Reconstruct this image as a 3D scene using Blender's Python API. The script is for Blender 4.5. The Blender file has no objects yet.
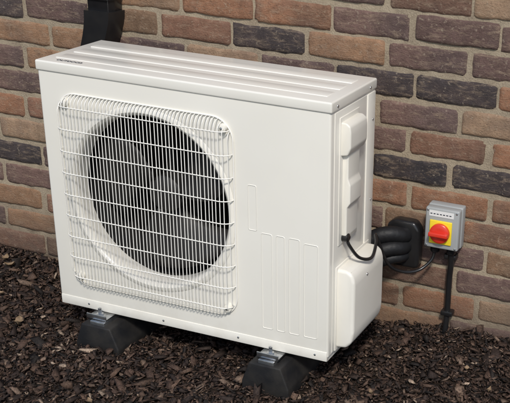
import bpy, bmesh, numpy as np, math, random
from mathutils import Matrix, Vector
random.seed(7); rng=np.random.default_rng(11)
scn=bpy.context.scene
# ---------------------------------------------------------------- dims
W,D,H,ZF,G=.7907,.2634,.6647,.0938,.1506
YF=-(G+D); YB=-G; ZT=ZF+H
# ---------------------------------------------------------------- materials
def mat(name,base,rough=.5,metal=0,var=None,scale=20,bump=0,bscale=200,detail=4,coat=0,spec=.5):
    m=bpy.data.materials.new(name);m.use_nodes=True;nt=m.node_tree;N=nt.nodes;L=nt.links
    b=N['Principled BSDF'];b.inputs['Roughness'].default_value=rough;b.inputs['Metallic'].default_value=metal
    b.inputs['Base Color'].default_value=(*base,1);b.inputs['Coat Weight'].default_value=coat
    b.inputs['Specular IOR Level'].default_value=spec
    tc=N.new('ShaderNodeTexCoord')
    if var:
        n=N.new('ShaderNodeTexNoise');n.inputs['Scale'].default_value=scale;n.inputs['Detail'].default_value=detail
        L.new(tc.outputs['Object'],n.inputs['Vector'])
        r=N.new('ShaderNodeValToRGB');r.color_ramp.elements[0].position=.35;r.color_ramp.elements[1].position=.65
        r.color_ramp.elements[0].color=(*var,1);r.color_ramp.elements[1].color=(*base,1)
        L.new(n.outputs['Fac'],r.inputs['Fac']);L.new(r.outputs['Color'],b.inputs['Base Color'])
    if bump:
        n2=N.new('ShaderNodeTexNoise');n2.inputs['Scale'].default_value=bscale;n2.inputs['Detail'].default_value=3
        L.new(tc.outputs['Object'],n2.inputs['Vector'])
        bp=N.new('ShaderNodeBump');bp.inputs['Strength'].default_value=bump;bp.inputs['Distance'].default_value=.002
        L.new(n2.outputs['Fac'],bp.inputs['Height']);L.new(bp.outputs['Normal'],b.inputs['Normal'])
    return m
M_plast=mat('cream_plastic',(.76,.73,.655),.42,var=(.725,.695,.615),scale=9)
M_wire=mat('white_coated_wire',(.80,.775,.71),.35)
M_dark=mat('dark_interior',(.022,.020,.018),.7,var=(.012,.012,.012),scale=30)
M_fan=mat('grey_fan_plastic',(.030,.028,.026),.55,var=(.020,.018,.017),scale=10,spec=.35)
M_rub=mat('black_rubber',(.009,.009,.010),.6,var=(.022,.020,.018),scale=25,bump=.25,bscale=400,spec=.3)
M_blk=mat('black_plastic',(.010,.010,.011),.28,var=(.016,.015,.015),scale=18,bump=.05,bscale=90)
M_foam=mat('black_pipe_insulation',(.010,.010,.011),.55,bump=.4,bscale=120,spec=.3)
M_galv=mat('galvanised_steel',(.62,.63,.64),.35,1,var=(.42,.43,.44),scale=60,bump=.15,bscale=150)
M_grey=mat('grey_switch_plastic',(.34,.35,.345),.42,var=(.31,.32,.315),scale=12)
M_yel=mat('yellow_plastic',(.80,.60,.03),.35); M_red=mat('red_plastic',(.62,.035,.018),.3)
M_lab=mat('white_label',(.70,.70,.68),.5); M_ink=mat('dark_ink',(.03,.035,.05),.5)
# ---------------------------------------------------------------- helpers
def empty(name,loc):
    e=bpy.data.objects.new(name,None);e.empty_display_size=.1;e.location=loc;bpy.context.collection.objects.link(e);return e
def link(o,parent=None):
    bpy.context.collection.objects.link(o)
    if parent:
        o.parent=parent;o.matrix_parent_inverse=Matrix.Translation(-Vector(parent.location))
    return o
def mesh(name,v,f,m,parent=None,smooth=False):
    me=bpy.data.meshes.new(name);me.from_pydata([tuple(map(float,a)) for a in v],[],[tuple(a) for a in f]);me.update()
    for x in (m if isinstance(m,(list,tuple)) else [m]): me.materials.append(x)
    if smooth: me.polygons.foreach_set('use_smooth',[True]*len(me.polygons))
    return link(bpy.data.objects.new(name,me),parent)
def smooth_by_angle(me,ang=35):
    me.polygons.foreach_set('use_smooth',[True]*len(me.polygons))
    bm=bmesh.new();bm.from_mesh(me)
    for e in bm.edges:
        if len(e.link_faces)==2 and e.calc_face_angle(0)>math.radians(ang): e.smooth=False
    bm.to_mesh(me);bm.free()
def box(name,lo,hi,m,parent=None,bev=.002,seg=2,taper=None,rot=None):
    bm=bmesh.new();bmesh.ops.create_cube(bm,size=1)
    c=[(a+b)/2 for a,b in zip(lo,hi)];s=[b-a for a,b in zip(lo,hi)]
    for v in bm.verts:
        if taper and v.co.z>0: v.co.x*=taper[0];v.co.y*=taper[1]
        v.co=Vector((v.co.x*s[0],v.co.y*s[1],v.co.z*s[2]))
        if rot: v.co=rot@v.co
        v.co+=Vector(c)
    if bev: bmesh.ops.bevel(bm,geom=list(bm.edges),offset=bev,segments=seg,profile=.5,affect='EDGES')
    me=bpy.data.meshes.new(name);bm.to_mesh(me);bm.free();me.materials.append(m);smooth_by_angle(me,40)
    return link(bpy.data.objects.new(name,me),parent)
def prism(name,poly,axis,a,b,m,parent=None,bev=.003,seg=3):
    bm=bmesh.new();vs=[]
    for p in poly:
        co=list(p);co.insert(axis,a);vs.append(bm.verts.new(co))
    f=bm.faces.new(vs);r=bmesh.ops.extrude_face_region(bm,geom=[f])
    d=[0,0,0];d[axis]=b-a
    bmesh.ops.translate(bm,verts=[v for v in r['geom'] if isinstance(v,bmesh.types.BMVert)],vec=d)
    bmesh.ops.recalc_face_normals(bm,faces=bm.faces)
    if bev: bmesh.ops.bevel(bm,geom=list(bm.edges),offset=bev,segments=seg,profile=.5,affect='EDGES')
    me=bpy.data.meshes.new(name);bm.to_mesh(me);bm.free();me.materials.append(m);smooth_by_angle(me,40)
    return link(bpy.data.objects.new(name,me),parent)
def tube(pts,r,n=8,caps=True):
    P=[Vector(p) for p in pts];V=[];F=[]
    R=r if hasattr(r,'__len__') else [r]*len(P)
    t=(P[1]-P[0]).normalized();u=t.orthogonal().normalized()
    for i,p in enumerate(P):
        if i==0: t=(P[1]-P[0]).normalized()
        elif i==len(P)-1: t=(P[-1]-P[-2]).normalized()
        else: t=((P[i+1]-p).normalized()+(p-P[i-1]).normalized()).normalized()
        u=(u-t*u.dot(t)).normalized();w=t.cross(u)
        for k in range(n):
            a=2*math.pi*k/n;V.append(p+(u*math.cos(a)+w*math.sin(a))*R[i])
    for i in range(len(P)-1):
        for k in range(n):
            F.append((i*n+k,i*n+(k+1)%n,(i+1)*n+(k+1)%n,(i+1)*n+k))
    if caps: F.append(tuple(reversed(range(n))));F.append(tuple(range((len(P)-1)*n,len(P)*n)))
    return V,F
def spline(pts,k=8):
    P=[Vector(p) for p in pts];P=[P[0]*2-P[1]]+P+[P[-1]*2-P[-2]];out=[]
    for i in range(1,len(P)-2):
        for j in range(k):
            t=j/k;a,b,c,d=P[i-1:i+3]
            out.append(.5*((2*b)+(c-a)*t+(2*a-5*b+4*c-d)*t*t+(3*b-a-3*c+d)*t**3))
    out.append(P[-2]);return out
def tubes(name,lst,m,parent=None,n=8):
    V=[];F=[]
    for pts,r in lst:
        v,f=tube(pts,r,n);o=len(V);V+=v;F+=[tuple(i+o for i in q) for q in f]
    o=mesh(name,V,F,m,parent);smooth_by_angle(o.data,50);return o
def lathe(name,prof,c,axis,m,parent=None,n=64,caps=True):
    V=[];F=[]
    for r,t in prof:
        for k in range(n):
            a=2*math.pi*k/n;x,y=r*math.cos(a),r*math.sin(a)
            V.append({'y':(c[0]+x,c[1]+t,c[2]+y),'z':(c[0]+x,c[1]+y,c[2]+t),'x':(c[0]+t,c[1]+x,c[2]+y)}[axis])
    for i in range(len(prof)-1):
        for k in range(n): F.append((i*n+k,i*n+(k+1)%n,(i+1)*n+(k+1)%n,(i+1)*n+k))
    if caps: F.append(tuple(range(n)));F.append(tuple(range((len(prof)-1)*n,len(prof)*n)))
    o=mesh(name,V,F,m,parent)
    bm=bmesh.new();bm.from_mesh(o.data);bmesh.ops.recalc_face_normals(bm,faces=bm.faces);bm.to_mesh(o.data);bm.free()
    smooth_by_angle(o.data,40);return o
def npmesh(name,V,Fq,m,col=None,parent=None):
    me=bpy.data.meshes.new(name);me.vertices.add(len(V));me.vertices.foreach_set('co',V.astype(np.float32).ravel())
    me.loops.add(Fq.size);me.loops.foreach_set('vertex_index',Fq.astype(np.int32).ravel())
    me.polygons.add(len(Fq));me.polygons.foreach_set('loop_start',np.arange(0,Fq.size,Fq.shape[1],dtype=np.int32))
    me.update(calc_edges=True);me.materials.append(m)
    if col is not None:
        a=me.color_attributes.new('tone','FLOAT_COLOR','POINT');a.data.foreach_set('color',np.concatenate([col,np.ones((len(col),1))],1).astype(np.float32).ravel())
    return link(bpy.data.objects.new(name,me),parent)
class NT:
    def __init__(s,name,rough=.9,spec=.2):
        s.m=bpy.data.materials.new(name);s.m.use_nodes=True;s.N=s.m.node_tree.nodes;s.L=s.m.node_tree.links;s.b=s.N['Principled BSDF']
        s.b.inputs['Roughness'].default_value=rough;s.b.inputs['Specular IOR Level'].default_value=spec;s.tc=s.N.new('ShaderNodeTexCoord')
    def noise(s,sc,d=4,r=.6,dist=0,stretch=None):
        n=s.N.new('ShaderNodeTexNoise');n.inputs['Scale'].default_value=sc;n.inputs['Detail'].default_value=d;n.inputs['Roughness'].default_value=r;n.inputs['Distortion'].default_value=dist
        if stretch:
            mp=s.N.new('ShaderNodeMapping');mp.inputs['Scale'].default_value=stretch;s.L.new(s.tc.outputs['Object'],mp.inputs['Vector']);s.L.new(mp.outputs[0],n.inputs['Vector'])
        else: s.L.new(s.tc.outputs['Object'],n.inputs['Vector'])
        return n.outputs['Fac']
    def ramp(s,f,p0,p1,c0=0,c1=1):
        r=s.N.new('ShaderNodeMapRange')
        for k,v in (('From Min',p0),('From Max',p1),('To Min',c0),('To Max',c1)): r.inputs[k].default_value=v
        s.L.new(f,r.inputs['Value']);return r.outputs['Result']
    def mix(s,f,a,bb,t='MIX'):
        x=s.N.new('ShaderNodeMix');x.data_type='RGBA';x.blend_type=t
        for k,val in ((0,f),(6,a),(7,bb)):
            if isinstance(val,(tuple,float,int)): x.inputs[k].default_value=val
            else: s.L.new(val,x.inputs[k])
        return x.outputs[2]
    def mul(s,a,b):
        n=s.N.new('ShaderNodeMath');n.operation='MULTIPLY';s.L.new(a,n.inputs[0]);s.L.new(b,n.inputs[1]);return n.outputs[0]
    def z(s):
        n=s.N.new('ShaderNodeSeparateXYZ');s.L.new(s.tc.outputs['Object'],n.inputs[0]);return n.outputs['Z']
    def attr(s):
        a=s.N.new('ShaderNodeAttribute');a.attribute_name='tone';return a.outputs['Color']
    def bump(s,h,st,d):
        bp=s.N.new('ShaderNodeBump');bp.inputs['Strength'].default_value=st;bp.inputs['Distance'].default_value=d;s.L.new(h,bp.inputs['Height']);s.L.new(bp.outputs['Normal'],s.b.inputs['Normal'])
def M_paint():
    s=NT('cream_painted_steel',.3,.5);s.b.inputs['Coat Weight'].default_value=.25
    c=s.mix(s.ramp(s.noise(4,2),.35,.65),(.765,.735,.655,1),(.79,.762,.685,1))
    c=s.mix(s.mul(s.ramp(s.z(),ZF,ZF+.09,.13,0),s.ramp(s.noise(30,3),.42,.62)),c,(.45,.38,.29,1))
    s.L.new(c,s.b.inputs['Base Color']);s.bump(s.noise(18,2),.05,.002);return s.m
M_white=M_paint()
# ---------------------------------------------------------------- brick wall
def M_brick():
    s=NT('facing_brick')
    n1=s.noise(30,4,.7);n2=s.noise(150,4,.75,0,(1,1,1.5))
    c=s.mix(1.0,s.attr(),s.ramp(n1,.3,.7,.72,1.24),'MULTIPLY')
    c=s.mix(s.ramp(s.noise(8,3,.6,.5),.48,.68,0,.45),c,(.125,.088,.076,1))
    c=s.mix(s.ramp(s.noise(36,4,.8,.4,(.6,1,2.2)),.50,.68,0,.50),c,(.37,.275,.19,1))
    c=s.mix(s.ramp(n2,.57,.68,0,.55),c,(.065,.045,.036,1))
    c=s.mix(s.ramp(s.noise(90,2,.7),.60,.72,0,.40),c,(.46,.38,.28,1))
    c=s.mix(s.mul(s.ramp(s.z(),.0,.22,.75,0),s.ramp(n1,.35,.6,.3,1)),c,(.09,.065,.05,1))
    s.L.new(c,s.b.inputs['Base Color']);s.bump(n2,1.0,.004);return s.m
def M_mortar():
    s=NT('sandy_mortar',.95,.1);n2=s.noise(220,4,.7)
    c=s.mix(s.ramp(s.noise(16,4,.7),.35,.65),(.24,.19,.135,1),(.38,.31,.22,1))
    c=s.mix(s.ramp(n2,.4,.65,0,.6),c,(.43,.355,.255,1))
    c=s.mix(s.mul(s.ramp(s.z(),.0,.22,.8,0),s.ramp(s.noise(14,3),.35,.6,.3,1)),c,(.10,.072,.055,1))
    s.L.new(c,s.b.inputs['Base Color']);s.bump(n2,1,.003);return s.m
M_mort=M_mortar()
wall=empty('brick_wall',(0,0,0))
gu=np.array([0,.014,.05]+list(np.linspace(.11,.89,11))+[.95,.986,1]);gv=np.array([0,.045,.16,.39,.61,.84,.955,1])
nx,nz=len(gu),len(gv)
V=[];C=[];Fq=[];base=0
r0=-11;r1=24
idx=np.arange(nx*nz).reshape(nz,nx)
fq=np.stack([idx[:-1,:-1],idx[:-1,1:],idx[1:,1:],idx[1:,:-1]],-1).reshape(-1,4)
pal=[((.295,.150,.088),3),((.255,.138,.092),3),((.190,.118,.098),2.6),((.325,.190,.112),2.4),((.155,.098,.084),1.8),((.080,.063,.060),.6),((.355,.235,.150),1.4)]
pw=np.array([p[1] for p in pal]);pw/=pw.sum()
dark={(0,0),(0,-1),(1,-2),(-3,0),(-3,1),(-5,-6),(-2,-7)}
for r in range(r0,r1):
    off=.050 if r%2==0 else -.040
    off+=rng.normal(0,.008)
    if r==-3: off=-.062
    for n in range(-16,17):
        x0=off+.225*n+rng.normal(0,.0022);L_=.2160+rng.normal(0,.0028);z1=.742+.075*r+rng.normal(0,.0012);h=.0665+rng.normal(0,.0013)
        U,Vv=np.meshgrid(gu,gv)
        x=x0+U*L_;z=z1-h+Vv*h;y=np.clip(rng.normal(0,.0009),-.002,.0012)+np.clip(rng.normal(0,.0006,U.shape),-.001,.001)
        y=y+(U-.5)*L_*np.clip(rng.normal(0,.005),-.008,.008)
        ph=rng.uniform(0,6.28,6)
        wv=.0011*(np.sin(U*9+ph[0])+.6*np.sin(U*23+ph[1]))
        wb=.0011*(np.sin(U*8+ph[2])+.6*np.sin(U*21+ph[3]))
        z=z+np.where(Vv>.9,wv,0)+np.where(Vv<.1,wb,0)
        edge=(U==0)|(U==1)|(Vv==0)|(Vv==1)
        e2=((U<.02)|(U>.98)|(Vv<.06)|(Vv>.94))&~edge
        y=np.minimum(y,.0022)
        y=np.where(e2,np.minimum(y+.0010+np.abs(rng.normal(0,.0008,U.shape)),.0034),y);y=np.where(edge,.009,y)
        x=x+np.where(edge|e2,rng.normal(0,.0008,U.shape),0);z=z+np.where(edge|e2,rng.normal(0,.0007,U.shape),0)
        for (i,j,sx,sz) in ((0,0,1,1),(0,-1,-1,1),(-1,0,1,-1),(-1,-1,-1,-1)):
            a=1 if i==0 else -2;bq=1 if j==0 else -2;k=rng.uniform(.0008,.0035)
            for (ii,jj) in ((i,j),(a,bq)): x[ii,jj]+=sx*k;z[ii,jj]+=sz*k*.8
            y[a,bq]+=rng.uniform(.0003,.0015)+(rng.uniform(.002,.005) if rng.random()<.15 else 0)
        V.append(np.stack([x,y,z],-1).reshape(-1,3))
        c=np.array(pal[rng.choice(len(pal),p=pw)][0])*rng.uniform(.84,1.10)
        if (r,n) in dark: c=np.array((.062,.050,.049))
        c2=c*np.array([.72,.78,.84]) if rng.random()<.5 else c
        s_=rng.uniform(-.2,1.2);wgt=np.clip((U-s_)*3+.5,0,1)[...,None]
        C.append((c*(1-wgt)+c2*wgt).reshape(-1,3));Fq.append(fq+base);base+=nx*nz
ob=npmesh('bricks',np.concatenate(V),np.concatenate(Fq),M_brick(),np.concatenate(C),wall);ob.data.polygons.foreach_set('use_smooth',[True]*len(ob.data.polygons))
zlo=.741+.075*r0-.12;zhi=.741+.075*(r1-1)+.01
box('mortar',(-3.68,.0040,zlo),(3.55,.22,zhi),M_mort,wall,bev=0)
box('coping',(-3.70,-.02,zhi+.001),(3.57,.24,zhi+.06),M_mort,wall,bev=.006)
# ---------------------------------------------------------------- ground
def gh(x,y):
    x=np.asarray(x,float);y=np.asarray(y,float)
    h=.006*np.sin(5.1*x+1.3)*np.cos(6.3*y)+.004*np.sin(13*x+3*y)+.003*np.sin(23*y-9*x+1)
    heap=.050*np.clip((x+.05)/.35,0,1)*np.clip(1+y/.40,0,1)-.012*np.clip((-x-.85)/.2,0,1)*np.clip(1+y/.3,0,1)
    return h*np.exp(-((x/3)**2+(y/3)**2))+heap*np.clip((2.2-x)/1.5,0,1)
gx=np.concatenate([np.linspace(-60,-3,8)[:-1],np.linspace(-3,3,151),np.linspace(3,60,8)[1:]])
gy=np.concatenate([np.linspace(-60,-2.5,8)[:-1],np.linspace(-2.5,.1,66),np.linspace(.1,60,8)[1:]])
X,Y=np.meshgrid(gx,gy);Z=gh(X,np.minimum(Y,0))-.004
i=np.arange(X.size).reshape(X.shape);gf=np.stack([i[:-1,:-1],i[:-1,1:],i[1:,1:],i[1:,:-1]],-1).reshape(-1,4)
M_soil=mat('dark_soil',(.036,.024,.018),.95,var=(.010,.008,.006),scale=70,bump=1,bscale=120,detail=5,spec=.1)
g_=npmesh('ground',np.stack([X,Y,Z],-1).reshape(-1,3),gf,M_soil);g_.data.polygons.foreach_set('use_smooth',[True]*len(g_.data.polygons))
s=NT('bark_chips',.8,.25)
s.L.new(s.mix(1.0,s.attr(),s.ramp(s.noise(260,1),.3,.7,.55,1.4),'MULTIPLY'),s.b.inputs['Base Color']);mm=s.m
def chips(n,xr,yr,smin,smax,lift):
    x=rng.uniform(*xr,n);y=rng.uniform(*yr,n)
    Ls=np.clip(rng.lognormal(math.log((smin+smax)/2.6),.5,n),smin,smax);Ws=Ls*rng.uniform(.18,.75,n);Ts=Ls*rng.uniform(.08,.3,n)
    cube=np.array([[-1,-1,-1],[1,-1,-1],[1,1,-1],[-1,1,-1],[-1,-1,1],[1,-1,1],[1,1,1],[-1,1,1]],float)*.5
    P=np.repeat(cube[None],n,0)*rng.uniform(.45,1.15,(n,8,3))
    P+=rng.normal(0,.09,(n,8,3));P*=np.stack([Ls,Ws,Ts],-1)[:,None]
    a=rng.uniform(0,2*math.pi,n);t=rng.normal(0,.42,n);q=rng.normal(0,.42,n)
    ca,sa,ct,st,cq,sq=np.cos(a),np.sin(a),np.cos(t),np.sin(t),np.cos(q),np.sin(q)
    px,py,pz=P[...,0],P[...,1],P[...,2]
    py,pz=py*cq[:,None]-pz*sq[:,None],py*sq[:,None]+pz*cq[:,None]
    px,pz=px*ct[:,None]-pz*st[:,None],px*st[:,None]+pz*ct[:,None]
    px,py=px*ca[:,None]-py*sa[:,None],px*sa[:,None]+py*ca[:,None]
    z=gh(x,y)+rng.uniform(-.002,lift,n)
    P=np.stack([px+x[:,None],np.minimum(py+y[:,None],-.001),pz+z[:,None]],-1)
    base=np.array([[.058,.035,.025],[.030,.020,.016],[.085,.053,.037],[.017,.013,.011],[.135,.092,.066],[.27,.20,.145]])
    k=rng.choice(6,n,p=[.30,.28,.16,.17,.065,.025]);c=base[k]*rng.uniform(.7,1.3,(n,1))
    return P.reshape(-1,3),np.repeat(c,8,0),n
fc=np.array([[0,3,2,1],[4,5,6,7],[0,1,5,4],[1,2,6,5],[2,3,7,6],[3,0,4,7]])
Vs=[];Cs=[];Fs=[];b0=0
for args in ((48000,(-1.6,.8),(-1.0,0),.004,.013,.007),(16000,(-1.6,.8),(-1.0,0),.010,.024,.010),(1500,(-1.6,.8),(-1.0,0),.022,.050,.013),(12000,(-2.4,1.8),(-2.0,0),.010,.030,.006)):
    v,c,n=chips(*args);Vs.append(v);Cs.append(c);Fs.append((fc[None]+8*np.arange(n)[:,None,None]).reshape(-1,4)+b0);b0+=8*n
npmesh('bark_mulch',np.concatenate(Vs),np.concatenate(Fs),mm,np.concatenate(Cs))
V=[];F=[]
def leaf(x,y,s,rot,curl):
    o=len(V);z0=float(gh(x,y))+.012
    for iu in range(7):
        u=iu/6;w=.34*math.sin(math.pi*u**.8)*(1 if iu not in(0,6) else .02)*random.uniform(.8,1.15)
        for iv in (-1,0,1):
            lx=(u-.5)*s;ly=iv*w*s;lz=abs(iv)*curl*s*.35+ .3*s*curl*(2*u-1)**2+random.uniform(-.03,.03)*s
            V.append((x+lx*math.cos(rot)-ly*math.sin(rot),y+lx*math.sin(rot)+ly*math.cos(rot),z0+lz))
    for iu in range(6):
        for iv in range(2):
            a=o+iu*3+iv;F.append((a,a+1,a+4,a+3))
for x,y,sz in ((-1.25,-.10,.035),(-1.20,-.14,.03),(-.93,-.43,.035),(-.95,-.50,.025),(.10,-.37,.02),(.3,-.2,.02),(-1.1,-.3,.022),(-.5,-.70,.02),(.38,-.26,.02)):
    leaf(x,y,sz,random.uniform(0,6),random.uniform(.5,1.4))
mesh('fallen_leaves',V,F,mat('dry_leaf',(.25,.17,.10),.75,var=(.15,.10,.055),scale=80),None,True)
# ---------------------------------------------------------------- heat pump outdoor unit
hp=empty('heat_pump_outdoor_unit',(-W/2,-G-D/2,ZF))
FC=(-.49,0,.437);R=.222
def boolcut(o,cutter):
    md=o.modifiers.new('b','BOOLEAN');md.object=cutter;md.operation='DIFFERENCE';md.solver='EXACT'
    dg=bpy.context.evaluated_depsgraph_get();me=bpy.data.meshes.new_from_object(o.evaluated_get(dg));o.modifiers.clear();o.data=me
    bpy.data.objects.remove(cutter)
body=box('cabinet',(-W,YF,ZF+.012),(0,YB,ZT-.010),M_white,hp,bev=.006,seg=4)
cut=lathe('cut',[(R+.008,0),(R+.008,.215)],(FC[0],YF-.02,FC[2]),'y',M_dark,None,128)
bpy.context.view_layer.update();boolcut(body,cut)
if len(body.data.materials)<2: body.data.materials.append(M_dark)
for pl in body.data.polygons:
    c=pl.center
    if c.y>YF+.004 and c.y<YB-.01 and math.hypot(c.x-FC[0],c.z-FC[2])<R+.009: pl.material_index=1
smooth_by_angle(body.data,30)
lathe('bellmouth',[(R+.020,-.0008),(R+.015,-.004),(R+.007,-.005),(R+.001,-.001),(R-.003,.006),(R-.005,.018),(R-.005,.050)],(FC[0],YF,FC[2]),'y',M_white,hp,128,False)
V=[];F=[]
for k in range(60):
    x=FC[0]-.21+.42*k/59;o=len(V);y0=YF+.175
    V+=[(x,y0,FC[2]-.21),(x,y0,FC[2]+.21),(x,y0+.018,FC[2]+.21),(x,y0+.018,FC[2]-.21)];F.append((o,o+1,o+2,o+3))
mesh('coil_fins',V,F,M_fan,hp)
lathe('fan_hub',[(.012,-.004),(.040,0),(.048,.008),(.048,.06),(.03,.062)],(FC[0],YF+.062,FC[2]),'y',M_fan,hp,48)
V=[];F=[]
for bl in range(3):
    a0=bl*2*math.pi/3+.5;o=len(V);nr,na=9,10
    for i in range(nr):
        r=.044+(.205-.044)*i/(nr-1);sweep=.5*(i/(nr-1))**1.5;wd=math.radians(52+26*math.sin(i/(nr-1)*2.2))
        for j in range(na):
            t=j/(na-1)-.5;a=a0+sweep+t*wd
            V.append((FC[0]+r*math.cos(a),YF+.095+t*.062+.012*(t*t*4-1),FC[2]+r*math.sin(a)))
    for i in range(nr-1):
        for j in range(na-1):
            q=o+i*na+j;F.append((q,q+1,q+na+1,q+na))
fo=mesh('fan_blades',V,F,M_fan,hp,True);so=fo.modifiers.new('s','SOLIDIFY');so.thickness=.003
tubes('motor_bracket',[([(FC[0]-.035,YF+.155,FC[2]-.22),(FC[0]-.035,YF+.155,FC[2]+.22)],.008),([(FC[0]+.035,YF+.155,FC[2]-.22),(FC[0]+.035,YF+.155,FC[2]+.22)],.008)],M_fan,hp)
gx0,gx1,gz0,gz1=-.738,-.252,.170,.684;yg=YF-.024;cr=.055
def halfspan(x,a0,a1,b0,b1):
    d=min(x-a0,a1-x)
    if d>=cr: return b0,b1
    s=cr-math.sqrt(max(cr*cr-(cr-d)**2,0));return b0+s,b1-s
L1=[];nv=48
for k in range(nv):
    x=gx0+.006+(gx1-gx0-.012)*k/(nv-1);a,bq=halfspan(x,gx0,gx1,gz0,gz1)
    edge=min(x-gx0,gx1-x);yy=yg if edge>.03 else YF-.001-(.023)*math.sqrt(max(1-(1-edge/.03)**2,.05))
    s=.018;x+=random.gauss(0,.0003)
    pts=[(x,YF+.001,a)]
    for q in range(1,6):
        t=q/5*math.pi/2;pts.append((x,YF-.001+(yy-YF+.001)*math.sin(t),a+s*(1-math.cos(t))))
    pts.append((x+random.gauss(0,.0003),yy,(a+bq)/2))
    for q in range(5,0,-1):
        t=q/5*math.pi/2;pts.append((x,YF-.001+(yy-YF+.001)*math.sin(t),bq-s*(1-math.cos(t))))
    pts.append((x,YF+.001,bq));L1.append((pts,.00115))
L2=[]
for k in range(9):
    z=gz0+.028+(gz1-gz0-.056)*k/8;a,bq=halfspan(z,gz0,gz1,gx0,gx1);yy=yg-.0018;s=.03;pts=[(a,YF+.001,z)]
    for q in range(1,6):
        t=q/5*math.pi/2;pts.append((a+s*(1-math.cos(t)),YF-.001+(yy-YF+.001)*math.sin(t),z))
    for q in range(5,0,-1):
        t=q/5*math.pi/2;pts.append((bq-s*(1-math.cos(t)),YF-.001+(yy-YF+.001)*math.sin(t),z))
    pts.append((bq,YF+.001,z));L2.append((pts,.0014))
def rrect(x0,x1,z0,z1,r,y,n=8):
    P=[]
    for cxx,czz,a in ((x1-r,z1-r,0),(x0+r,z1-r,90),(x0+r,z0+r,180),(x1-r,z0+r,270)):
        for k in range(n+1):
            t=math.radians(a+90*k/n);P.append((cxx+r*math.cos(t),y,czz+r*math.sin(t)))
    P.append(P[0]);return P
L2.append((rrect(gx0-.002,gx1+.002,gz0-.002,gz1+.002,cr,YF-.002),.0022))
tubes('fan_guard_vertical_wires',L1,M_wire,hp,6);tubes('fan_guard_cross_wires',L2,M_wire,hp,8)
def screw(c,axis,par,r=.004,m=M_galv):
    lathe('screw',[(r,0),(r*.9,-.0015),(r*.5,-.0022)] if axis=='y' else [(r,0),(r*.9,.0015),(r*.5,.0022)],c,axis,m,par,12)
for x in (gx0+.022,gx1-.022):
    for z in (gz0+.022,gz1-.022):
        lathe('guard_clip',[(.011,0),(.010,-.012),(.006,-.014)],(x,YF,z),'y',M_plast,hp,20);screw((x,YF-.014,z),'y',hp,.0035)
ribs=[(rrect(a,bq,z0,z1,.004,YF+.0002,4),.0013) for a,bq,z0,z1 in ((-.214,-.192,.415,.53),(-.180,-.152,.155,.412),(-.140,-.118,.155,.412),(-.106,-.078,.155,.412),(-.066,-.030,.155,.405))]
tubes('pressed_rib_outlines',ribs,M_white,hp,10)
box('base_pan',(-W+.004,YF+.003,ZF),(-.004,YB-.003,ZF+.03),M_white,hp,bev=.003)
box('front_skirt',(-W+.003,YF-.0016,ZF+.004),(-.003,YF+.01,ZF+.030),M_white,hp,bev=.0015)
for x in (-.70,-.47,-.25,-.035): screw((x,YF-.0016,ZF+.018),'y',hp,.003)
box('lid',(-W-.003,YF-.0035,ZT-.026),(.003,YB+.003,ZT),M_white,hp,bev=.0045,seg=4)
for k,y in enumerate((YF+.040,YF+.110,YF+.180)):
    box('lid_rib_%d'%k,(-W+.025,y,ZT-.004),(-.028,y+.045,ZT+.0016),M_white,hp,bev=.003,seg=3)
tcu=bpy.data.curves.new('lid_marking','FONT');tcu.body='OUTDOOR';tcu.size=.0145;tcu.extrude=.0003;tcu.materials.append(M_ink)
to=link(bpy.data.objects.new('lid_marking',tcu),hp);to.location=(-W+.045,YF+.016,ZT+.0004)
for y in (YF+.03,YB-.04): screw((.003,y,ZT-.015),'x',hp,.0035)
box('side_service_panel',(-.003,YF+.020,ZF+.02),(.0016,YB-.058,ZT-.030),M_white,hp,bev=.0012)
box('side_rear_panel',(-.003,YB-.052,ZF+.02),(.0028,YB-.004,ZT-.030),M_white,hp,bev=.0015)
for z in (.20,.45,.66): screw((.003,YB-.02,z),'x',hp,.003)
hy0,hy1=YF+.050,YF+.150
prism('handle_grip',[(-.002,.700),(.016,.700),(.026,.692),(.028,.676),(.028,.640),(.020,.622),(-.002,.618)],1,hy0,hy1,M_plast,hp,bev=.004,seg=4)
prism('handle_body',[(-.002,.636),(.014,.636),(.018,.625),(.018,.560),(.024,.545),(.024,.500),(.016,.488),(.016,.415),(.010,.402),(-.002,.402)],1,hy0+.012,hy1-.020,M_plast,hp,bev=.003,seg=3)
box('handle_backplate',(-.002,hy0-.006,.394),(.004,hy1+.008,.712),M_plast,hp,bev=.0018)
prism('valve_cover',[(-.002,.335),(.030,.335),(.044,.325),(.050,.305),(.050,.165),(.044,.138),(.030,.122),(-.002,.118)],1,YF+.040,YB-.030,M_plast,hp,bev=.009,seg=5)
box('valve_cover_flange',(-.002,YF+.034,.112),(.0045,YB-.024,.341),M_plast,hp,bev=.002)
screw((.050,YF+.12,.30),'x',hp,.0035)
for x in (-.655,-.150):
    box('mounting_leg',(x-.030,YF-.034,ZF-.004),(x+.030,YF+.03,ZF-.0005),M_galv,hp,bev=.001)
    box('mounting_leg_lip',(x-.030,YF-.036,ZF-.004),(x+.030,YF-.033,ZF+.010),M_galv,hp,bev=.001)
    lathe('leg_bolt',[(.010,0),(.010,.007),(.005,.0072),(.005,.022),(.003,.023)],(x,YF-.018,ZF-.0005),'z',M_galv,hp,6)
    lathe('leg_washer',[(.015,-.0003),(.015,.0015)],(x,YF-.018,ZF-.0005),'z',M_galv,hp,24)
# ---------------------------------------------------------------- rubber feet
for i_,x in enumerate((-.648,-.150)):
    e=empty('rubber_mounting_foot' if i_==0 else 'rubber_mounting_foot.001',(x,YF+.12,0))
    y0,y1=YF-.052,YB+.04
    prism('foot_block',[(x-.066,-.01),(x+.066,-.01),(x+.066,.020),(x+.044,.078),(x-.044,.078),(x-.066,.020)],1,y0,y1,M_rub,e,bev=.004,seg=3)
    box('foot_channel',(x-.022,y0+.008,.072),(x+.022,y1-.012,.0872),M_galv,e,bev=.0015)
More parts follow.
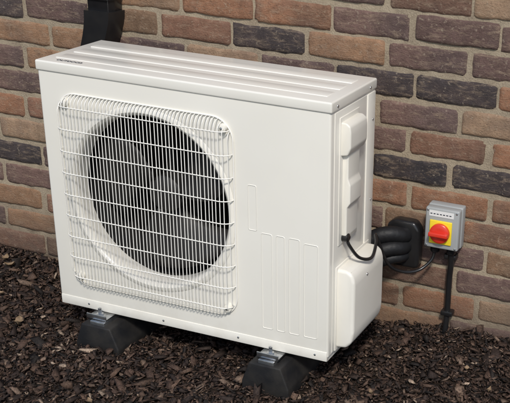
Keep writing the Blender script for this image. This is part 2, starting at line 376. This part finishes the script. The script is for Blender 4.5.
# ---------------------------------------------------------------- isolator switch
sw=empty('isolator_switch',(.163,0,.355))
x0,x1,z0,z1=.114,.210,.296,.412
box('switch_base',(x0,-.030,z0),(x1,-.001,z1),M_grey,sw,bev=.004,seg=3)
box('switch_cover',(x0+.001,-.056,z0+.001),(x1-.001,-.0315,z1-.001),M_grey,sw,bev=.005,seg=3)
cxs,czs=(x0+x1)/2-.002,.345
box('yellow_plate',(cxs-.031,-.0605,czs-.033),(cxs+.031,-.055,czs+.033),M_yel,sw,bev=.0025,seg=3)
lathe('red_dial',[(.027,0),(.027,-.009),(.024,-.0115),(.012,-.012)],(cxs,-.0603,czs),'y',M_red,sw,40)
box('red_handle',(cxs-.0265,-.084,czs-.0060),(cxs+.0265,-.069,czs+.0060),M_red,sw,bev=.003,seg=3)
box('label',(x0+.012,-.0568,z1-.024),(x1-.016,-.0555,z1-.008),M_lab,sw,bev=0)
for k in range(7): box('label_print',(x0+.015+.0088*k,-.0573,z1-.018),(x0+.0205+.0088*k,-.0565,z1-.0155),M_ink,sw,bev=0)
for xx in (x0+.008,x1-.008):
    for zz in (z0+.008,z1-.008): screw((xx,-.056,zz),'y',sw,.003)
for xx in (x0+.024,x1-.026):
    lathe('cable_gland',[(.011,-.020),(.013,-.016),(.013,-.008),(.010,-.007),(.010,.002)],(xx,-.027,z0),'z',M_blk,sw,12)
cd_=[(x1-.026,-.027,z0-.014),(x1-.026,-.022,z0-.05),(x1-.030,-.016,z0-.10),(x1-.030,-.015,.10),(x1-.032,-.020,.02)]
tubes('conduit',[(spline(cd_,8),.0085)],M_blk,sw,12)
for z in (z0-.03,z0-.20): box('conduit_clip',(x1-.046,-.028,z-.008),(x1-.012,-.001,z+.006),M_blk,sw,bev=.003)
# ---------------------------------------------------------------- cable and pipes
cb=empty('power_cable',(.05,-.15,.3))
pts=[(.012,YF+.070,.412),(.021,YF+.073,.388),(.038,YF+.095,.352),(.052,YF+.140,.337),(.040,YF+.20,.352),(.020,YF+.25,.350),(.042,-.130,.262),(.070,-.092,.228),(.105,-.06,.226),(.132,-.035,.252),(x0+.024,-.027,z0-.012)]
tubes('cable_sheath',[(spline(pts,10),.0042)],M_blk,cb,10)
lathe('cable_grommet',[(.011,-.01),(.011,.006),(.007,.009)],(.012,YF+.070,.410),'x',M_blk,cb,16)
rp=empty('refrigerant_pipes',(.03,-.1,.27))
A=spline([(-.06,-.115,.20),(-.045,-.10,.27),(-.012,-.085,.310),(.025,-.068,.320),(.052,-.040,.312),(.060,.02,.306)],12)
B=spline([(-.06,-.11,.14),(-.04,-.100,.22),(-.010,-.092,.266),(.025,-.078,.282),(.052,-.048,.280),(.058,.02,.276)],12)
Bc=spline([(-.06,-.10,.12),(-.04,-.095,.19),(-.008,-.085,.232),(.028,-.070,.250),(.052,-.044,.252),(.056,.02,.250)],12)
def rib(P,r): return [r*(1+(.018 if i%4==0 else 0)) for i in range(len(P))]
tubes('pipe_insulation',[(A,rib(A,.022)),(B,rib(B,.021)),(Bc,rib(Bc,.016))],M_foam,rp,18)
prism('wall_entry_cover',[(.000,.215),(.090,.215),(.096,.225),(.096,.330),(.080,.352),(.020,.352),(.000,.335)],1,-.040,-.001,M_blk,rp,bev=.010,seg=4)
# ---------------------------------------------------------------- pipe trunking
tr=empty('pipe_trunking',(-.87,0,.9))
poly=[(-.045,0),(.045,0),(.045,-.035),(.036,-.058),(-.036,-.058),(-.045,-.035)]
def chan(name,cx_,s,za,zb): prism(name,[(cx_+p[0]*s,-.001+p[1]*s) for p in poly],2,za,zb,M_blk,tr,bev=.003,seg=2)
chan('trunking_cover',-.865,.92,.80,2.4)
chan('trunking_joint',-.865,1.03,.842,.872)
V=[];F=[];nn=10
prof=[(-.048,0),(.048,0),(.048,-.04),(.039,-.063),(-.039,-.063),(-.048,-.04)]
for i in range(nn+1):
    t=i/nn;zc=.812-.22*t;xc=-.865-.055*(3*t*t-2*t**3)
    for px_,py_ in prof: V.append((xc+px_*1.02,-.001+py_,zc+.25*px_*math.sin(t*math.pi)))
for i in range(nn):
    for k in range(6): F.append((i*6+k,i*6+(k+1)%6,(i+1)*6+(k+1)%6,(i+1)*6+k))
F.append(tuple(range(6)));F.append(tuple(range(nn*6,nn*6+6)))
o=mesh('trunking_bend',V,F,M_blk,tr);smooth_by_angle(o.data,30)
# ---------------------------------------------------------------- light
el,az=math.radians(46),math.radians(26)
sd=Vector((math.cos(el)*math.sin(az),-math.cos(el)*math.cos(az),math.sin(el)))
sl=bpy.data.lights.new('sun','SUN');sl.energy=2.9;sl.angle=math.radians(7);sl.color=(1,.955,.885)
so=bpy.data.objects.new('sun',sl);bpy.context.collection.objects.link(so);so.rotation_euler=sd.to_track_quat('Z','Y').to_euler();so.location=(2,-4,5)
w=bpy.data.worlds.new("World");scn.world=w;w.use_nodes=True;nt=w.node_tree
sk=nt.nodes.new('ShaderNodeTexSky');sk.sky_type='NISHITA';sk.sun_disc=False;sk.sun_elevation=el;sk.sun_rotation=math.atan2(sd.x,sd.y)
nt.links.new(sk.outputs[0],nt.nodes['Background'].inputs[0]);nt.nodes['Background'].inputs[1].default_value=.145
scn.view_settings.view_transform='Standard';scn.view_settings.look='None';scn.view_settings.exposure=0
# ---------------------------------------------------------------- camera
C=Vector((.9249,-2.4741,1.3711));yaw,pit,rol,f=.3232,.4285,.0545,1032.5
Fv=Vector((-math.sin(yaw)*math.cos(pit),math.cos(yaw)*math.cos(pit),-math.sin(pit)))
R0=Fv.cross(Vector((0,0,1))).normalized();U0=R0.cross(Fv)
Rv=R0*math.cos(rol)+U0*math.sin(rol);Uv=-R0*math.sin(rol)+U0*math.cos(rol)
cd=bpy.data.cameras.new('camera');co=bpy.data.objects.new('camera',cd);bpy.context.collection.objects.link(co)
co.matrix_world=Matrix([[Rv[i],Uv[i],-Fv[i],C[i]] for i in range(3)]+[[0,0,0,1]])
cd.sensor_width=36;cd.lens=f/510*36;cd.shift_x=-167.03/510;cd.shift_y=75.46/510;cd.clip_end=200;cd.clip_start=.05
scn.camera=co
